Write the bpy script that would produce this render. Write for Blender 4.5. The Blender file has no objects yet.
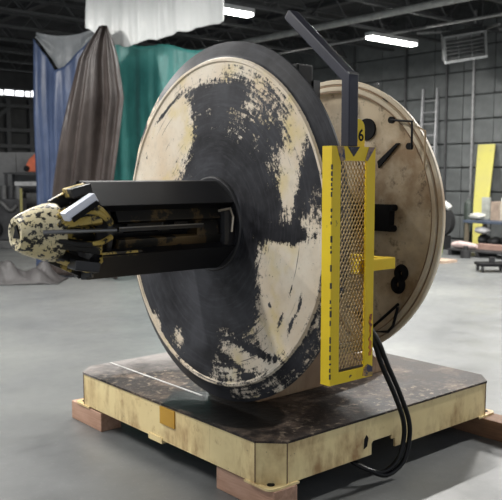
import bpy, bmesh, math, random
from mathutils import Vector, Matrix
random.seed(7)
S = bpy.context.scene
COL = S.collection
PI = math.pi

# ------------------------------------------------------------------ camera, light, exposure
cam = bpy.data.cameras.new('camera')
cam.sensor_fit = 'HORIZONTAL'; cam.sensor_width = 36.0
cam.lens = 774.6 / 502 * 36.0
cam.clip_end = 200
cam.dof.use_dof = True; cam.dof.focus_distance = 4.0; cam.dof.aperture_fstop = 4.5
camo = bpy.data.objects.new('camera', cam); COL.objects.link(camo)
camo.location = (-2.4217, -2.7035, 1.6568)
camo.rotation_euler = (PI/2 - 0.0964, 0, 0.8659 - PI/2)
S.camera = camo

S.view_settings.view_transform = 'Standard'
S.view_settings.look = 'None'
S.view_settings.gamma = 1.0
S.view_settings.use_curve_mapping = False
S.view_settings.exposure = 0.45

world = bpy.data.worlds.new('world'); S.world = world
world.use_nodes = True
wb = world.node_tree.nodes['Background']
wb.inputs['Color'].default_value = (0.88, 0.93, 1.0, 1)      # even cool fill, added; the hall is left open behind the camera
wb.inputs['Strength'].default_value = 0.45
S.cycles.use_denoising = True
S.cycles.max_bounces = 6
LAMP_POWER = 130.0
LENS_GLOW = 14.0

# ------------------------------------------------------------------ material helpers
class NT:
    def __init__(self, name):
        self.m = bpy.data.materials.new(name); self.m.use_nodes = True
        self.t = self.m.node_tree; self.b = self.t.nodes['Principled BSDF']
        self.co = self.n('ShaderNodeTexCoord').outputs['Object']
    def n(self, typ, **kw):
        nd = self.t.nodes.new(typ)
        for k, v in kw.items(): setattr(nd, k, v)
        return nd
    def link(self, a, b): self.t.links.new(a, b)
    def set(self, sock, v):
        if hasattr(v, 'is_linked') or isinstance(v, bpy.types.NodeSocket): self.link(v, sock)
        else: sock.default_value = v
    def mapping(self, vec, scale=(1, 1, 1), rot=(0, 0, 0), loc=(0, 0, 0)):
        m = self.n('ShaderNodeMapping'); self.link(vec, m.inputs['Vector'])
        m.inputs['Scale'].default_value = scale; m.inputs['Rotation'].default_value = rot; m.inputs['Location'].default_value = loc
        return m.outputs[0]
    def noise(self, scale, detail=4, rough=.55, vec=None, dist=0):
        n = self.n('ShaderNodeTexNoise'); self.link(vec or self.co, n.inputs['Vector'])
        n.inputs['Scale'].default_value = scale; n.inputs['Detail'].default_value = detail
        n.inputs['Roughness'].default_value = rough; n.inputs['Distortion'].default_value = dist
        return n.outputs[0]
    def ramp(self, v, a, b, c0=0.0, c1=1.0):
        r = self.n('ShaderNodeMapRange'); self.link(v, r.inputs[0])
        r.inputs[1].default_value = a; r.inputs[2].default_value = b; r.inputs[3].default_value = c0; r.inputs[4].default_value = c1
        return r.outputs[0]
    def math(self, op, a, b=0.0):
        m = self.n('ShaderNodeMath', operation=op); self.set(m.inputs[0], a); self.set(m.inputs[1], b); return m.outputs[0]
    def mix(self, f, a, b):
        m = self.n('ShaderNodeMix', data_type='RGBA'); self.set(m.inputs[0], f)
        for s, v in ((m.inputs[6], a), (m.inputs[7], b)):
            self.set(s, (*v, 1) if isinstance(v, tuple) and len(v) == 3 else v)
        return m.outputs[2]
    def bump(self, h, strength=.3, dist=.01):
        b = self.n('ShaderNodeBump'); self.link(h, b.inputs['Height'])
        b.inputs['Strength'].default_value = strength; b.inputs['Distance'].default_value = dist
        self.link(b.outputs[0], self.b.inputs['Normal'])
    def out(self, col=None, rough=None, metal=None, spec=None):
        if col is not None: self.set(self.b.inputs['Base Color'], (*col, 1) if isinstance(col, tuple) and len(col) == 3 else col)
        if rough is not None: self.set(self.b.inputs['Roughness'], rough)
        if metal is not None: self.set(self.b.inputs['Metallic'], metal)
        if spec is not None: self.b.inputs['Specular IOR Level'].default_value = spec
        return self.m

def plain(name, c, rough=.6, metal=0.0, var=.25, scale=8, bump=.15, spec=None):
    k = NT(name)
    f = k.noise(scale, 5)
    col = k.mix(k.ramp(f, .3, .7), tuple(x*(1-var) for x in c), tuple(min(1, x*(1+var)) for x in c))
    k.bump(k.noise(scale*6, 3), bump, .004)
    return k.out(col, rough, metal, spec)

def worn(name, base, base2, dark, thr=.62, scale=6, rough=.5, metal=0.0, rust=None, rust_thr=.6, streak=(9, 9, .9), width=.05, bump=.25):
    """paint with a two-tone base, chipped dark patches and vertical rust streaks"""
    k = NT(name)
    col = k.mix(k.ramp(k.noise(2.2, 5), .35, .65), base, base2)
    if rust:
        s = k.noise(1.0, 6, .6, k.mapping(k.co, streak))
        g = k.noise(1.7, 3)
        f = k.math('MULTIPLY', k.ramp(s, rust_thr-.1, rust_thr+.12), k.ramp(g, .38, .6))
        col = k.mix(f, col, rust)
    ch = k.noise(scale, 9, .68)
    w = k.ramp(ch, thr, thr+width)
    col = k.mix(w, col, dark)
    k.bump(ch, bump, .004)
    return k.out(col, rough, metal)

# ------------------------------------------------------------------ mesh helpers
def add_box(bm, lo, hi, M=None):
    vs = [Vector((x, y, z)) for x in (lo[0], hi[0]) for y in (lo[1], hi[1]) for z in (lo[2], hi[2])]
    if M: vs = [M @ v for v in vs]
    v = [bm.verts.new(p) for p in vs]
    for f in ((0,1,3,2), (4,6,7,5), (0,4,5,1), (2,3,7,6), (0,2,6,4), (1,5,7,3)):
        bm.faces.new([v[i] for i in f])

def add_bar(bm, a, b, w, h, up=(0, 0, 1)):
    """rectangular bar from a to b"""
    a, b = Vector(a), Vector(b); d = (b-a).normalized(); up = Vector(up)
    s = d.cross(up)
    if s.length < 1e-4: s = d.cross(Vector((1, 0, 0)))
    s.normalize(); u = s.cross(d)
    v = []
    for p in (a, b):
        for i, j in ((-1,-1), (1,-1), (1,1), (-1,1)): v.append(bm.verts.new(p + s*i*w/2 + u*j*h/2))
    bm.faces.new(v[0:4][::-1]); bm.faces.new(v[4:8])
    for i in range(4): bm.faces.new((v[i], v[(i+1)%4], v[4+(i+1)%4], v[4+i]))

def add_prism(bm, pts, vec):
    """polygon (3-D points, planar) extruded by vec"""
    a = [bm.verts.new(Vector(p)) for p in pts]; b = [bm.verts.new(Vector(p)+Vector(vec)) for p in pts]
    n = len(pts)
    bm.faces.new(a[::-1]); bm.faces.new(b)
    for i in range(n): bm.faces.new((a[i], a[(i+1)%n], b[(i+1)%n], b[i]))

def smooth_path(pts, n=6):
    P = [Vector(p) for p in pts]; out = []
    for i in range(len(P)-1):
        p0, p1, p2, p3 = P[max(i-1, 0)], P[i], P[i+1], P[min(i+2, len(P)-1)]
        for k in range(n):
            t = k/n
            out.append(.5*((2*p1)+(p2-p0)*t+(2*p0-5*p1+4*p2-p3)*t*t+(3*p1-p0-3*p2+p3)*t**3))
    out.append(P[-1]); return out

def add_tube(bm, pts, r, seg=10, smooth=0, closed=False):
    P = smooth_path(pts, smooth) if smooth else [Vector(p) for p in pts]
    if not isinstance(r, (list, tuple)): r = [r]*len(P)
    rings = []; nrm = None
    for i, p in enumerate(P):
        if closed: d = (P[(i+1) % len(P)]-P[i-1]).normalized()
        else: d = (P[min(i+1, len(P)-1)]-P[max(i-1, 0)]).normalized()
        if nrm is None:
            nrm = d.cross(Vector((0, 0, 1)))
            if nrm.length < 1e-3: nrm = d.cross(Vector((1, 0, 0)))
        nrm = (nrm - d*nrm.dot(d)).normalized(); bi = d.cross(nrm)
        rings.append([bm.verts.new(p+(nrm*math.cos(2*PI*k/seg)+bi*math.sin(2*PI*k/seg))*r[i]) for k in range(seg)])
    m = len(rings)
    for i in range(m if closed else m-1):
        A, B = rings[i], rings[(i+1) % m]
        for k in range(seg): bm.faces.new((A[k], A[(k+1)%seg], B[(k+1)%seg], B[k]))
    if not closed: bm.faces.new(rings[0][::-1]); bm.faces.new(rings[-1])

def add_lathe_x(bm, prof, cy, cz, seg=64, a0=0, a1=2*PI, closed=True):
    """profile of (x, r) turned about the X axis through (cy, cz); closed loop profile"""
    full = abs(a1-a0-2*PI) < 1e-6
    n = seg if full else seg+1
    rings = []
    for x, r in prof:
        if r < 1e-6: rings.append([bm.verts.new((x, cy, cz))])
        else: rings.append([bm.verts.new((x, cy-r*math.cos(a0+(a1-a0)*k/seg), cz+r*math.sin(a0+(a1-a0)*k/seg))) for k in range(n)])
    m = len(prof)
    for i in range(m if closed else m-1):
        A, B = rings[i], rings[(i+1) % m]
        for k in range(seg):
            k2 = (k+1) % n
            if len(A) == 1 and len(B) == 1: continue
            if len(A) == 1: bm.faces.new((A[0], B[k2], B[k]))
            elif len(B) == 1: bm.faces.new((A[k], A[k2], B[0]))
            else: bm.faces.new((A[k], A[k2], B[k2], B[k]))
    if not full and closed:
        bm.faces.new([r[0] for r in rings]); bm.faces.new([r[-1] for r in rings][::-1])

def add_cyl(bm, c, r, h, seg=20, axis='Z', r2=None):
    r2 = r if r2 is None else r2
    c = Vector(c); A = []; B = []
    for k in range(seg):
        a = 2*PI*k/seg; p, q = math.cos(a), math.sin(a)
        def v(rr, t):
            return {'Z': Vector((p*rr, q*rr, t)), 'X': Vector((t, p*rr, q*rr)), 'Y': Vector((q*rr, t, p*rr))}[axis]
        A.append(bm.verts.new(c+v(r, 0))); B.append(bm.verts.new(c+v(r2, h)))
    bm.faces.new(A[::-1]); bm.faces.new(B)
    for k in range(seg): bm.faces.new((A[k], A[(k+1)%seg], B[(k+1)%seg], B[k]))

WORLD = {}
def obj(name, bm, m, parent=None, origin=None, bevel=0, smooth=False, local=False):
    """link a bmesh as ONE object; verts are in world coordinates unless local"""
    bmesh.ops.recalc_face_normals(bm, faces=bm.faces)
    if bevel:
        bmesh.ops.bevel(bm, geom=[e for e in bm.edges if len(e.link_faces) == 2 and e.calc_face_angle(0) > .5], offset=bevel, segments=2, profile=.6, affect='EDGES')
    if origin is None:
        if parent is not None: origin = Vector((0, 0, 0)) if local else WORLD[parent]
        else:
            xs = [v.co for v in bm.verts]
            origin = Vector(((min(v.x for v in xs)+max(v.x for v in xs))/2, (min(v.y for v in xs)+max(v.y for v in xs))/2, min(v.z for v in xs)))
    origin = Vector(origin)
    bmesh.ops.translate(bm, verts=bm.verts, vec=-origin)
    me = bpy.data.meshes.new(name); bm.to_mesh(me); bm.free()
    if smooth:
        for p in me.polygons: p.use_smooth = True
        me.set_sharp_from_angle(angle=math.radians(38))
    o = bpy.data.objects.new(name, me); COL.objects.link(o)
    if m: me.materials.append(m)
    if parent is not None:
        o.parent = parent
        o.location = origin if local else origin - WORLD[parent]
        WORLD[o] = origin if not local else WORLD[parent]
    else:
        o.location = origin; WORLD[o] = origin
    return o

def B(): return bmesh.new()

def tag(o, label=None, cat=None, group=None, kind=None):
    if label: o['label'] = label
    if cat: o['category'] = cat
    if group: o['group'] = group
    if kind: o['kind'] = kind
    return o

def thing(name, loc, label, cat, group=None, rotz=0):
    o = bpy.data.objects.new(name, None); COL.objects.link(o)
    o.empty_display_size = .1
    o.location = loc; o.rotation_euler = (0, 0, rotz); WORLD[o] = Vector(loc)
    return tag(o, label, cat, group)

def struct(name, bm, m, parent=None, **kw):
    o = obj(name, bm, m, parent, **kw)
    if parent is None: o['kind'] = 'structure'
    return o

# ------------------------------------------------------------------ materials
def make_floor_mat():
    k = NT('concrete_floor')
    big = k.noise(.35, 6, .6); mid = k.noise(2.5, 8, .65); fine = k.noise(40, 4)
    col = k.mix(k.ramp(big, .35, .65), (.098, .102, .105), (.170, .175, .168))
    col = k.mix(k.ramp(mid, .42, .75, 0, .55), col, (.085, .088, .092))
    col = k.mix(k.ramp(fine, .55, .8, 0, .3), col, (.27, .27, .265))
    # dark cracks
    v = k.n('ShaderNodeTexVoronoi', feature='DISTANCE_TO_EDGE'); k.link(k.mapping(k.co, (.23, .31, 1), (0, 0, .5)), v.inputs['Vector'])
    v.inputs['Scale'].default_value = 1.0
    warp = k.math('ADD', v.outputs['Distance'], k.ramp(k.noise(3, 5), 0, 1, -.012, .012))
    col = k.mix(k.ramp(warp, .0, .004, .28, 0), col, (.09, .09, .09))
    k.bump(mid, .08, .004)
    return k.out(col, k.ramp(mid, .3, .7, .30, .50), 0)
M_floor = make_floor_mat()
M_wallblock = plain('insulated_wall_block', (.105, .112, .112), .75, 0, .22, 3, .3)
M_walljoint = plain('wall_backing', (.045, .047, .047), .8)
M_walldark = plain('dark_cladding', (.05, .05, .05), .8, 0, .35, 1.2)
M_deck = plain('roof_deck', (.045, .046, .048), .85, 0, .4, 1.5)
M_steel_dark = plain('dark_structural_steel', (.060, .061, .063), .6, .1)
M_steel_grey = plain('grey_galvanised_pipe', (.30, .30, .30), .5, .4)
M_pipe_white = plain('painted_pipe', (.33, .33, .32), .5, .1)

def wear_field_mat():
    k = NT('worn_disc_paint')
    at = k.n('ShaderNodeAttribute', attribute_name='wear').outputs['Fac']
    sep = k.n('ShaderNodeSeparateXYZ'); k.link(k.co, sep.inputs[0])
    y, z = sep.outputs[1], sep.outputs[2]
    r = k.math('SQRT', k.math('ADD', k.math('MULTIPLY', y, y), k.math('MULTIPLY', z, z)))
    ang = k.math('ARCTAN2', z, k.math('MULTIPLY', y, -1.0))       # seam hidden at the +Y side, behind the mandrel
    cmb = k.n('ShaderNodeCombineXYZ')
    k.link(k.math('MULTIPLY', r, 46.0), cmb.inputs[0]); k.link(k.math('MULTIPLY', ang, 2.6), cmb.inputs[1])
    arcs = k.noise(1.0, 4, .65, cmb.outputs[0])
    n1 = k.noise(8, 10, .75); n2 = k.noise(42, 8, .8)
    w = k.math('ADD', at, k.ramp(n1, .2, .8, -.36, .36))
    w = k.math('ADD', w, k.ramp(n2, .2, .8, -.34, .34))
    w = k.math('ADD', w, k.ramp(arcs, .25, .75, -.19, .19))
    mask = k.ramp(w, .44, .58)
    # sparse chips and long scratches in the sound paint
    chips = k.ramp(k.noise(30, 6, .75, k.mapping(k.co, (1, 1.6, 1))), .625, .66)
    scr = k.ramp(k.noise(1.0, 3, .6, k.mapping(cmb.outputs[0], (1.3, .55, 1), loc=(3, 7, 1))), .66, .70)
    mask = k.math('MAXIMUM', mask, k.math('MULTIPLY', chips, .9))
    mask = k.math('MAXIMUM', mask, k.math('MULTIPLY', scr, .85))
    cream = k.mix(k.ramp(k.noise(3.0, 6, .6), .35, .68), (.70, .63, .52), (.62, .50, .36))
    cream = k.mix(k.ramp(k.noise(16, 6, .7), .5, .75, 0, .45), cream, (.42, .37, .30))
    cream = k.mix(k.ramp(k.noise(5, 3, .5, k.mapping(k.co, loc=(4, 4, 4))), .54, .70, 0, .55), cream, (.60, .47, .14))
    steel = k.mix(k.ramp(k.noise(3.2, 6, .6), .35, .65), (.010, .010, .012), (.050, .051, .058))
    steel = k.mix(k.ramp(arcs, .5, .85, 0, .45), steel, (.10, .10, .115))
    col = k.mix(mask, cream, steel)
    k.bump(w, -.18, .004)
    return k.out(col, k.ramp(mask, 0, 1, .55, .46), k.ramp(mask, 0, 1, 0, .05), .16)
M_disc = wear_field_mat()

def drum_mat():
    k = NT('grimy_drum_paint')
    n = k.noise(2.0, 7, .62); f = k.noise(14, 8, .7)
    col = k.mix(k.ramp(n, .38, .60), (.68, .56, .39), (.30, .20, .11))
    col = k.mix(k.ramp(k.noise(4.5, 5, .6, k.mapping(k.co, loc=(2, 2, 2))), .5, .72, 0, .75), col, (.66, .58, .44))
    col = k.mix(k.ramp(f, .56, .68, 0, .8), col, (.11, .07, .04))
    col = k.mix(k.ramp(k.noise(5, 6, .65, k.mapping(k.co, loc=(9, 1, 3))), .66, .70, 0, .9), col, (.02, .02, .02))
    k.bump(f, .2, .004)
    return k.out(col, .5)
M_drum = drum_mat()
M_drum_ring = worn('drum_ring_paint', (.66, .58, .44), (.50, .40, .27), (.10, .06, .04), .64, 9, .5, 0, (.30, .17, .08), .6, (4, 4, 4))
def base_mat():
    k = NT('cream_base_paint')
    n = k.noise(2.2, 5)
    col = k.mix(k.ramp(n, .35, .65), (.84, .70, .37), (.74, .58, .29))
    st = k.noise(1.0, 7, .65, k.mapping(k.co, (7, 7, 2.4)))
    area = k.ramp(k.noise(1.9, 5, .6, k.mapping(k.co, loc=(3.3, 1.2, 0))), .40, .54)
    col = k.mix(k.math('MULTIPLY', k.ramp(st, .40, .60, 0, .9), area), col, (.31, .165, .065))
    fs = k.noise(1.0, 5, .6, k.mapping(k.co, (22, 22, 2.2), loc=(5, 0, 0)))
    col = k.mix(k.ramp(fs, .64, .76, 0, .6), col, (.25, .14, .07))
    blot = k.noise(9, 8, .72)
    col = k.mix(k.ramp(blot, .58, .70, 0, .7), col, (.40, .25, .11))
    col = k.mix(k.ramp(k.noise(16, 8, .75), .645, .675), col, (.05, .035, .025))
    k.bump(blot, .25, .004)
    return k.out(col, .48, 0)
M_frame_paint = base_mat()

def deck_mat():
    k = NT('greasy_deck_plate')
    n = k.noise(2.3, 8, .65); f = k.noise(22, 7, .72)
    col = k.mix(k.ramp(n, .40, .62), (.014, .012, .012), (.050, .038, .032))
    col = k.mix(k.ramp(k.noise(3.4, 8, .7, k.mapping(k.co, loc=(5, 3, 0))), .52, .64, 0, .75), col, (.17, .125, .095))
    col = k.mix(k.math('MULTIPLY', k.ramp(f, .54, .64, 0, .8), k.ramp(k.noise(2.0, 3, .5, k.mapping(k.co, loc=(1, 8, 0))), .42, .60)), col, (.34, .27, .20))
    # dusty bare patch towards the outer end
    sep = k.n('ShaderNodeSeparateXYZ'); k.link(k.co, sep.inputs[0])
    d = k.math('ADD', k.ramp(sep.outputs[1], .25, .95), k.ramp(n, .3, .7, -.5, .35))
    col = k.mix(k.ramp(d, .25, .9, 0, .75), col, (.31, .29, .28))
    # glossy black patch below the disc
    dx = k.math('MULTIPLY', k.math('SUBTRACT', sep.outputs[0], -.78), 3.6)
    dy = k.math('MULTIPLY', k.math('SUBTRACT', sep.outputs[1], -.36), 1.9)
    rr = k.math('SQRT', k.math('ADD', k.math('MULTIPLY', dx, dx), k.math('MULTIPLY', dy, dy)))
    dark_patch = k.ramp(k.math('ADD', rr, k.ramp(k.noise(4, 5), .2, .8, -.25, .25)), .80, .88, 1, 0)
    col = k.mix(dark_patch, col, (.006, .006, .006))
    k.bump(f, .6, .006)
    rough = k.math('SUBTRACT', k.ramp(n, .3, .7, .42, .62), k.math('MULTIPLY', dark_patch, .16))
    return k.out(col, rough, 0, .16)
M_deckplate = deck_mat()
M_deck_edge = plain('dark_plate_edge', (.05, .04, .034), .5, .2)
M_black_oil = worn('oily_black_steel', (.010, .010, .011), (.022, .022, .025), (.05, .045, .035), .68, 8, .40, .0)
M_pad = worn('oiled_pad_steel', (.006, .006, .007), (.014, .014, .016), (.05, .044, .034), .70, 7, .45, .0)
M_pad.node_tree.nodes['Principled BSDF'].inputs['Specular IOR Level'].default_value = .22
M_gold = worn('gold_black_paint', (.52, .38, .09), (.36, .25, .06), (.010, .009, .008), .44, 9, .38, .1, width=.04)
M_rustgold = worn('grimy_core', (.12, .08, .035), (.06, .04, .02), (.010, .010, .010), .45, 8, .4, .2)
M_nose = worn('chipped_nose_paint', (.66, .60, .44), (.62, .50, .22), (.016, .014, .012), .515, 30, .38, 0, width=.03)
M_white_bar = worn('pale_bare_bar', (.84, .86, .95), (.76, .78, .88), (.03, .03, .03), .66, 12, .35, .2)
M_bright_edge = plain('bright_torn_edge', (.55, .48, .38), .35, .6)
M_grey_rod = plain('dull_steel_rod', (.20, .20, .20), .35, .7)
M_yellow = worn('safety_yellow', (.82, .60, .008), (.74, .50, .006), (.06, .025, .02), .655, 12, .5, 0, (.45, .13, .03), .66, (8, 8, 2), .03)
M_yellow_burnt = worn('burnt_yellow_weld', (.62, .44, .03), (.12, .09, .14), (.03, .03, .07), .50, 12, .42, .1, (.40, .12, .04), .5, (8, 8, 4))
M_mesh_wire = worn('dull_expanded_metal', (.46, .33, .15), (.34, .24, .11), (.06, .05, .04), .58, 20, .45, .2)
M_arm = worn('blue_black_tube', (.018, .018, .028), (.030, .031, .046), (.07, .07, .10), .66, 12, .42, .0)
M_arm.node_tree.nodes['Principled BSDF'].inputs['Specular IOR Level'].default_value = .3
M_hose = plain('black_rubber_hose', (.006, .006, .007), .40, 0, .2, 30, .1, .3)
M_black = plain('black_paint', (.005, .005, .006), .6, 0, .2, spec=.15)
M_goldplate = worn('gold_data_plate', (.60, .34, .04), (.50, .27, .03), (.06, .04, .03), .66, 14, .4, .2)
def wood_mat(name, a, b):
    k = NT(name)
    g = k.noise(1.0, 6, .6, k.mapping(k.co, (30, 3, 30)), .6)
    col = k.mix(k.ramp(g, .35, .65), a, b)
    col = k.mix(k.ramp(k.noise(6, 6), .58, .72, 0, .5), col, (.10, .07, .06))
    k.bump(g, .3, .004)
    return k.out(col, .7)
M_wood = wood_mat('pinkish_timber', (.50, .31, .22), (.36, .20, .13))
M_wood_dark = wood_mat('brown_timber', (.26, .14, .075), (.15, .075, .04))

# ------------------------------------------------------------------ setting: floor, walls, roof
WX, WY, ZC = 14.6, 22.5, 5.9
bm = B(); add_box(bm, (-6, -6, -.15), (WX+.3, WY+.3, 0)); floor = struct('floor', bm, M_floor, origin=(0, 0, 0))
bm = B(); add_box(bm, (WX, -6, 0), (WX+.25, WY+.25, ZC)); wall_right = struct('wall_right', bm, M_walljoint, origin=(WX, 0, 0))
bm = B(); add_box(bm, (-6, WY, 0), (WX, WY+.25, ZC)); wall_left = struct('wall_left', bm, M_walldark, origin=(0, WY, 0))
bm = B(); add_box(bm, (-6, -6, ZC), (WX+.25, WY+.25, ZC+.15)); struct('ceiling', bm, M_deck, origin=(0, 0, ZC))

# wrapped insulation blocks of the right wall, joints recessed
pw, ph = .885, .605
me_panel = []
for v in range(3):
    bm = B(); add_box(bm, (-.07, -pw/2+.006, .016), (.0, pw/2-.006, ph-.008))
    bmesh.ops.bevel(bm, geom=list(bm.edges), offset=.02, segments=1, affect='EDGES')
    for q in bm.verts:
        if q.co.x < -.05: q.co.x += random.uniform(-.012, .012)
    bmesh.ops.recalc_face_normals(bm, faces=bm.faces)
    me = bpy.data.meshes.new('panel'); bm.to_mesh(me); bm.free(); me.materials.append(M_wallblock); me_panel.append(me)
for i in range(13):
    for j in range(9):
        o = bpy.data.objects.new('panel', random.choice(me_panel)); COL.objects.link(o); o.parent = wall_right
        o.location = (random.uniform(-.012, .006), 5.85+i*pw, .02+j*ph)
        o.rotation_euler = (0, random.uniform(-.008, .008), 0)

# roof steel: bar joists along X, girders and pipes along Y
k_tr = 1
for yj in [-1.0+1.75*i for i in range(14)]:
    bm = B(); zb, zt = 5.05, 5.72; x0, x1 = -4.0, WX
    for z in (zb, zt):
        for s in (-.035, .035): add_bar(bm, (x0, yj+s, z), (x1, yj+s, z), .05, .05)
    n = int((x1-x0)/.62); dx = (x1-x0)/n
    for i in range(n):
        a, b = (zb, zt) if i % 2 == 0 else (zt, zb)
        add_tube(bm, [(x0+i*dx, yj, a), (x0+(i+1)*dx, yj, b)], .016, 6)
    struct('trim_%d' % k_tr, bm, M_steel_dark); k_tr += 1
for xg in (1.2, 6.2, 11.6):
    bm = B()
    add_box(bm, (xg-.1, -4, 5.74), (xg+.1, WY, 5.77)); add_box(bm, (xg-.1, -4, 5.87), (xg+.1, WY, 5.9)); add_box(bm, (xg-.012, -4, 5.77), (xg+.012, WY, 5.87))
    struct('trim_%d' % k_tr, bm, M_steel_dark); k_tr += 1
t = tag(None or (lambda: None)() or obj('overhead_pipe', (lambda b: (add_tube(b, [(10.15, -3, 4.93), (10.15, WY-.02, 4.93)], .075, 12), b)[1])(B()), M_pipe_white, smooth=True),
        'thick pale grey pipe running overhead under the roof joists', 'pipe')
obj_p = obj('overhead_pipe', (lambda b: (add_tube(b, [(12.3, -3, 5.0), (12.3, WY-.02, 5.0)], .035, 8), b)[1])(B()), M_steel_grey, smooth=True)
tag(obj_p, 'thin overhead pipe near the hall\'s block wall, behind the heater', 'pipe')
for (a, b) in (((13.3, 7.2, 5.02), (14.55, 9.6, 5.02)), ((14.5, 6.9, 5.04), (13.2, 9.4, 5.10))):
    bm = B(); add_bar(bm, a, b, .05, .05); struct('trim_%d' % k_tr, bm, M_steel_grey); k_tr += 1
# upright posts on the block wall
for yy, w, mt in ((8.62, .055, M_steel_grey), (9.42, .05, M_steel_dark), (10.75, .05, M_steel_dark), (12.6, .05, M_steel_dark)):
    bm = B(); add_box(bm, (WX-.14, yy-w/2, 0), (WX-.085, yy+w/2, 5.7)); struct('trim_%d' % k_tr, bm, mt); k_tr += 1
# left far wall: strip window, columns, girts, braces
M_glow = NT('daylit_pane'); M_glow.b.inputs['Emission Color'].default_value = (.95, .97, 1, 1); M_glow.b.inputs['Emission Strength'].default_value = 2.0
M_glow = M_glow.out((.8, .8, .8), .4)
bm = B(); x0, x1, zw = 6.0, 13.0, 4.40
add_box(bm, (x0, WY-.05, zw+.12), (x1, WY-.001, zw+.19)); add_box(bm, (x0, WY-.05, zw-.17), (x1, WY-.001, zw-.10))
win = struct('window_1', bm, M_steel_dark)
x = x0+.05; i = 0
for w in [.30, .16, .30, .33]*6:
    if x+w > x1-.05: break
    bm = B(); add_box(bm, (x, WY-.03, zw-.10+random.uniform(0, .02)), (x+w, WY-.012, zw+.12-random.uniform(0, .05))); obj('pane', bm, M_glow, win)
    bm = B(); add_box(bm, (x+w, WY-.045, zw-.10), (x+w+.05, WY-.002, zw+.12)); obj('mullion', bm, M_steel_dark, win)
    x += w+.05
for xc in (6.6, 8.30, 9.1, 9.95, 11.6):
    bm = B(); add_box(bm, (xc-.07, WY-.2, 0), (xc+.07, WY-.03, 4.18)); struct('trim_%d' % k_tr, bm, M_steel_dark); k_tr += 1
for zg in (3.95, 3.15, 2.62):
    bm = B(); add_box(bm, (4.0, WY-.26, zg-.06), (13.5, WY-.2, zg+.06)); struct('trim_%d' % k_tr, bm, M_steel_dark); k_tr += 1
for a, b in (((6.7, 2.7), (8.25, 3.9)), ((8.35, 3.9), (7.5, 3.2)), ((9.15, 3.9), (9.9, 3.2))):
    bm = B(); add_bar(bm, (a[0], WY-.3, a[1]), (b[0], WY-.3, b[1]), .06, .06); struct('trim_%d' % k_tr, bm, M_steel_dark); k_tr += 1

# ------------------------------------------------------------------ light fixtures
M_lens = NT('lit_lens'); M_lens.b.inputs['Emission Color'].default_value = (1, .99, .95, 1); M_lens.b.inputs['Emission Strength'].default_value = LENS_GLOW
M_lens = M_lens.out((.9, .9, .9), .4)
M_fix = plain('fixture_housing', (.5, .5, .5), .5)
def fixture(x0, x1, y, label, z=4.60, power=1.0):
    t = thing('strip_light', ((x0+x1)/2, y, z), label, 'light', 'strip lights hung under the roof')
    bm = B(); add_box(bm, (x0, y-.11, z+.05), (x1, y+.11, z+.13)); obj('housing', bm, M_fix, t)
    bm = B(); add_box(bm, (x0+.02, y-.10, z-.01), (x1-.02, y+.10, z+.05)); obj('diffuser', bm, M_lens, t, bevel=.02)
    for xx in (x0+.2, x1-.2):
        bm = B(); add_tube(bm, [(xx, y, z+.13), (xx, y, 5.9)], .008, 6); obj('hanger', bm, M_steel_dark, t)
    l = bpy.data.lights.new('lamp', 'AREA'); l.shape = 'RECTANGLE'; l.size = x1-x0-.1; l.size_y = .2; l.energy = LAMP_POWER*power; l.color = (1, .98, .94)
    lo = bpy.data.objects.new('lamp', l); COL.objects.link(lo); lo.parent = t; lo.location = (0, 0, -.03)
fixture(10.60, 12.18, 8.68, 'long lit strip light hanging near the block wall, right of the bent black arm')
fixture(6.15, 7.18, 8.58, 'lit strip light at the top edge beside the white plastic sheet')
for x, y, pw_, where in ((.6, 8.0, 1.2, 'before the hanging tarps'), (10.6, 4.2, 2.2, 'over the low pallet and dolly'), (6.2, 4.2, 2.6, 'over the floor behind the cream drum'), (1.2, 3.6, 1.0, 'over the far side of the coil reel'),
                         (-2.8, 1.9, .8, 'nearest to the mandrel nose'), (-2.8, 4.9, .9, 'between the mandrel nose and the crumpled tarp'), (5.6, -.6, 2.4, 'over the bare floor right of the base'), (-2.2, 7.8, 2.2, 'left of the crumpled tarp'), (10.2, -.4, 2.0, 'over the floor right of the bench'), (11, 13.6, 1.0, 'over the block wall behind the tarps')):
    fixture(x-.95, x+.95, y, 'fill strip light added outside the picture, '+where, power=pw_)  # unseen lights added as fill, each tuned to brighten its area

# ------------------------------------------------------------------ the uncoiler
AY, AZ = .73, 1.385                         # axis of the mandrel, parallel to X
ZT = .355                                   # deck height
unc = thing('uncoiler', (1.0, 1.0, .1345), 'large worn steel coil reel with mandrel, cream disc and yellow guard on a cream base', 'machine')
L, W, c, zb = 1.951, 1.973, .113, .135
octo = [(c, 0), (L-c, 0), (L, c), (L, W-c), (L-c, W), (c, W), (0, W-c), (0, c)]
M_corner = plain('rusty_corner_weld', (.16, .10, .05), .6)
# base frame: eight wall plates, the right one with the notch cut in its lower edge
bm = B()
def wallplate(a, b, prof):
    a, b = Vector((*a, 0)), Vector((*b, 0)); d = (b-a).normalized(); n = Vector((d.y, -d.x, 0))
    pts = [a+d*s+Vector((0, 0, z)) for s, z in prof]
    add_prism(bm, pts, -n*.012)
for i in range(8):
    a, b = octo[i], octo[(i+1) % 8]; ln = math.hypot(b[0]-a[0], b[1]-a[1])
    if i == 0:
        prof = [(0, zb), (.63, zb), (.63, zb+.062), (.645, zb+.075), (.80, zb+.075), (.80, zb+.05), (.83, zb+.05), (.83, zb), (ln, zb), (ln, ZT-.012), (0, ZT-.012)]
    else: prof = [(0, zb), (ln, zb), (ln, ZT-.012), (0, ZT-.012)]
    wallplate(a, b, prof)
base = obj('base_frame', bm, M_frame_paint, unc)
bm = B()
add_box(bm, (.03, .03, zb+.06), (L-.03, .10, zb+.10)) if False else None
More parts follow.
